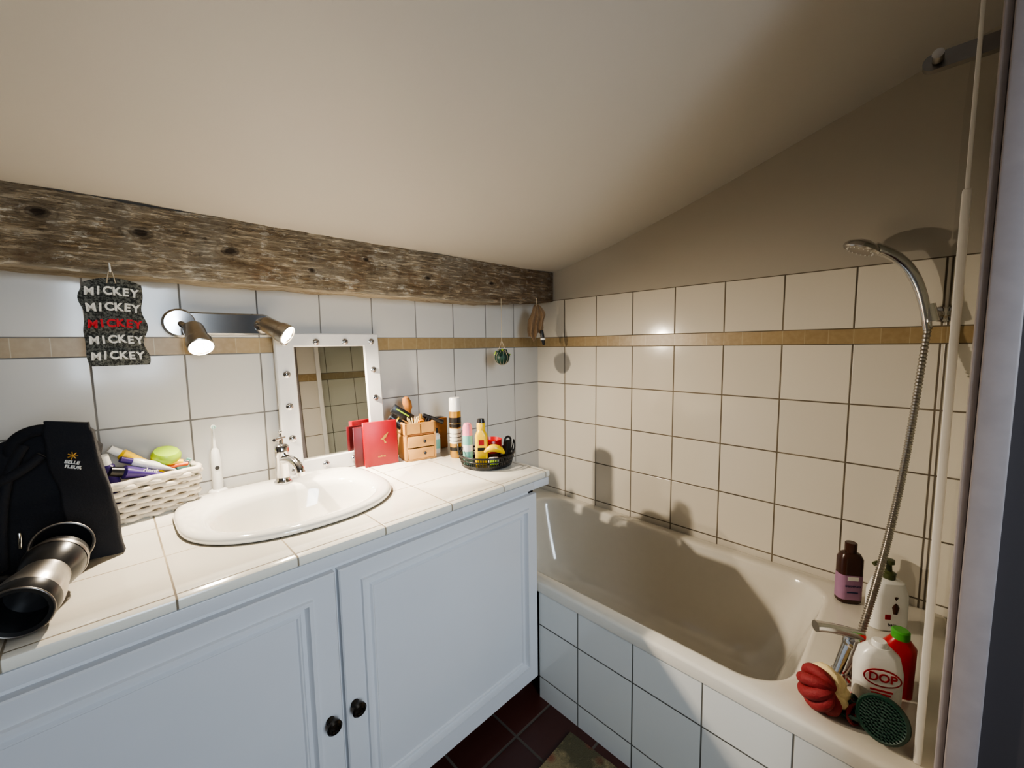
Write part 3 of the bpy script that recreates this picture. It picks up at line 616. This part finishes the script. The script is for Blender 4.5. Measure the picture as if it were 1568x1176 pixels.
# ---------------------------------------------------------------- glass screen
o=O('bath_glass_screen')
o.b2(m_gls,(-.66,-1.607,.445),(-.05,-1.601,1.88))
o.b2(m_alu,(-.685,-1.610,.4415),(-.655,-1.598,1.53),.003)
o.b2(m_alu,(-.67,-1.607,1.53),(-.661,-1.601,1.89),.001)
o.loft(m_dst,[rr(0,0,.055,.014,.0135,0,8),rr(0,0,.055,.014,.0135,.016,8)],T(-.655,-1.59,1.77)@R(90,'Z')@R(90,'X')); o.lathe(m_stl,[(.008,0),(.008,.022),(0,.023)],T(-.66,-1.555,1.77)@R(-90,'Y'))
o.done()
# ---------------------------------------------------------------- rug
bm=bmesh.new(); g=[]
for j in range(31):
    g.append([bm.verts.new((-.30+.6*i/24,-.45+.9*j/30,.010+.003*noise.noise((i*.4,j*.4,0)))) for i in range(25)])
for a,b in zip(g,g[1:]):
    for i in range(24): bm.faces.new((a[i],a[i+1],b[i+1],b[i]))
e=bmesh.ops.extrude_face_region(bm,geom=list(bm.faces))
for v in e['geom']:
    if isinstance(v,bmesh.types.BMVert): v.co.z=.001
bmesh.ops.recalc_face_normals(bm,faces=bm.faces); o=O('bath_rug'); o.add(bm,m_rug); o.done((-1.055,-1.28,0),(0,0,2))
# ---------------------------------------------------------------- lights
def spot(name,loc,d,e,ang,col,rad=.012,blend=.6):
    l=D.lights.new(name,'SPOT'); l.energy=e; l.color=col; l.spot_size=math.radians(ang); l.spot_blend=blend; l.shadow_soft_size=rad
    ob=D.objects.new(name,l); bpy.context.collection.objects.link(ob); ob.location=loc; ob.rotation_euler=Vector(d).to_track_quat('-Z','Y').to_euler()
WARM=(1,.86,.68)
spot('lamp_bulb_light',L1,(.14,-.50,-.80),30,122,WARM,.010,.8); spot('lamp_bulb_light.001',L2,(.60,-.47,-.64),56,118,WARM,.010,.8)
def area(name,loc,d,e,sx,sy,col,spread=180):
    l=D.lights.new(name,'AREA'); l.shape='RECTANGLE'; l.size=sx; l.size_y=sy; l.energy=e; l.color=col; l.spread=math.radians(spread)
    ob=D.objects.new(name,l); bpy.context.collection.objects.link(ob); ob.location=loc; ob.rotation_euler=Vector(d).to_track_quat('-Z','Y').to_euler()
area('window_daylight',(-1.65,-3.0,1.5),(.24,1,-.38),9,.6,1.0,(.76,.88,1.0),85)
w=D.worlds.new('w'); bpy.context.scene.world=w; w.use_nodes=True; w.node_tree.nodes['Background'].inputs[0].default_value=(.8,.88,1,1); w.node_tree.nodes['Background'].inputs[1].default_value=.8
# ---------------------------------------------------------------- camera
f,yaw,p,r=628.1084,.7949,.096,-.0151
F=Vector((math.cos(yaw)*math.cos(p),math.sin(yaw)*math.cos(p),-math.sin(p))); Rv=Vector((math.sin(yaw),-math.cos(yaw),0)); U=Rv.cross(F)
R2=Rv*math.cos(r)+U*math.sin(r); U2=-Rv*math.sin(r)+U*math.cos(r)
cam=D.cameras.new('camera'); cam.lens=36*f/1568; cam.sensor_width=36; cam.clip_start=.01
co=D.objects.new('camera',cam); bpy.context.collection.objects.link(co)
co.matrix_world=Matrix(((R2.x,U2.x,-F.x,-1.7553),(R2.y,U2.y,-F.y,-1.5753),(R2.z,U2.z,-F.z,1.2753),(0,0,0,1)))
bpy.context.scene.camera=co
sc=bpy.context.scene; sc.view_settings.view_transform='AgX'; sc.view_settings.look='AgX - Medium High Contrast'; sc.view_settings.exposure=.25
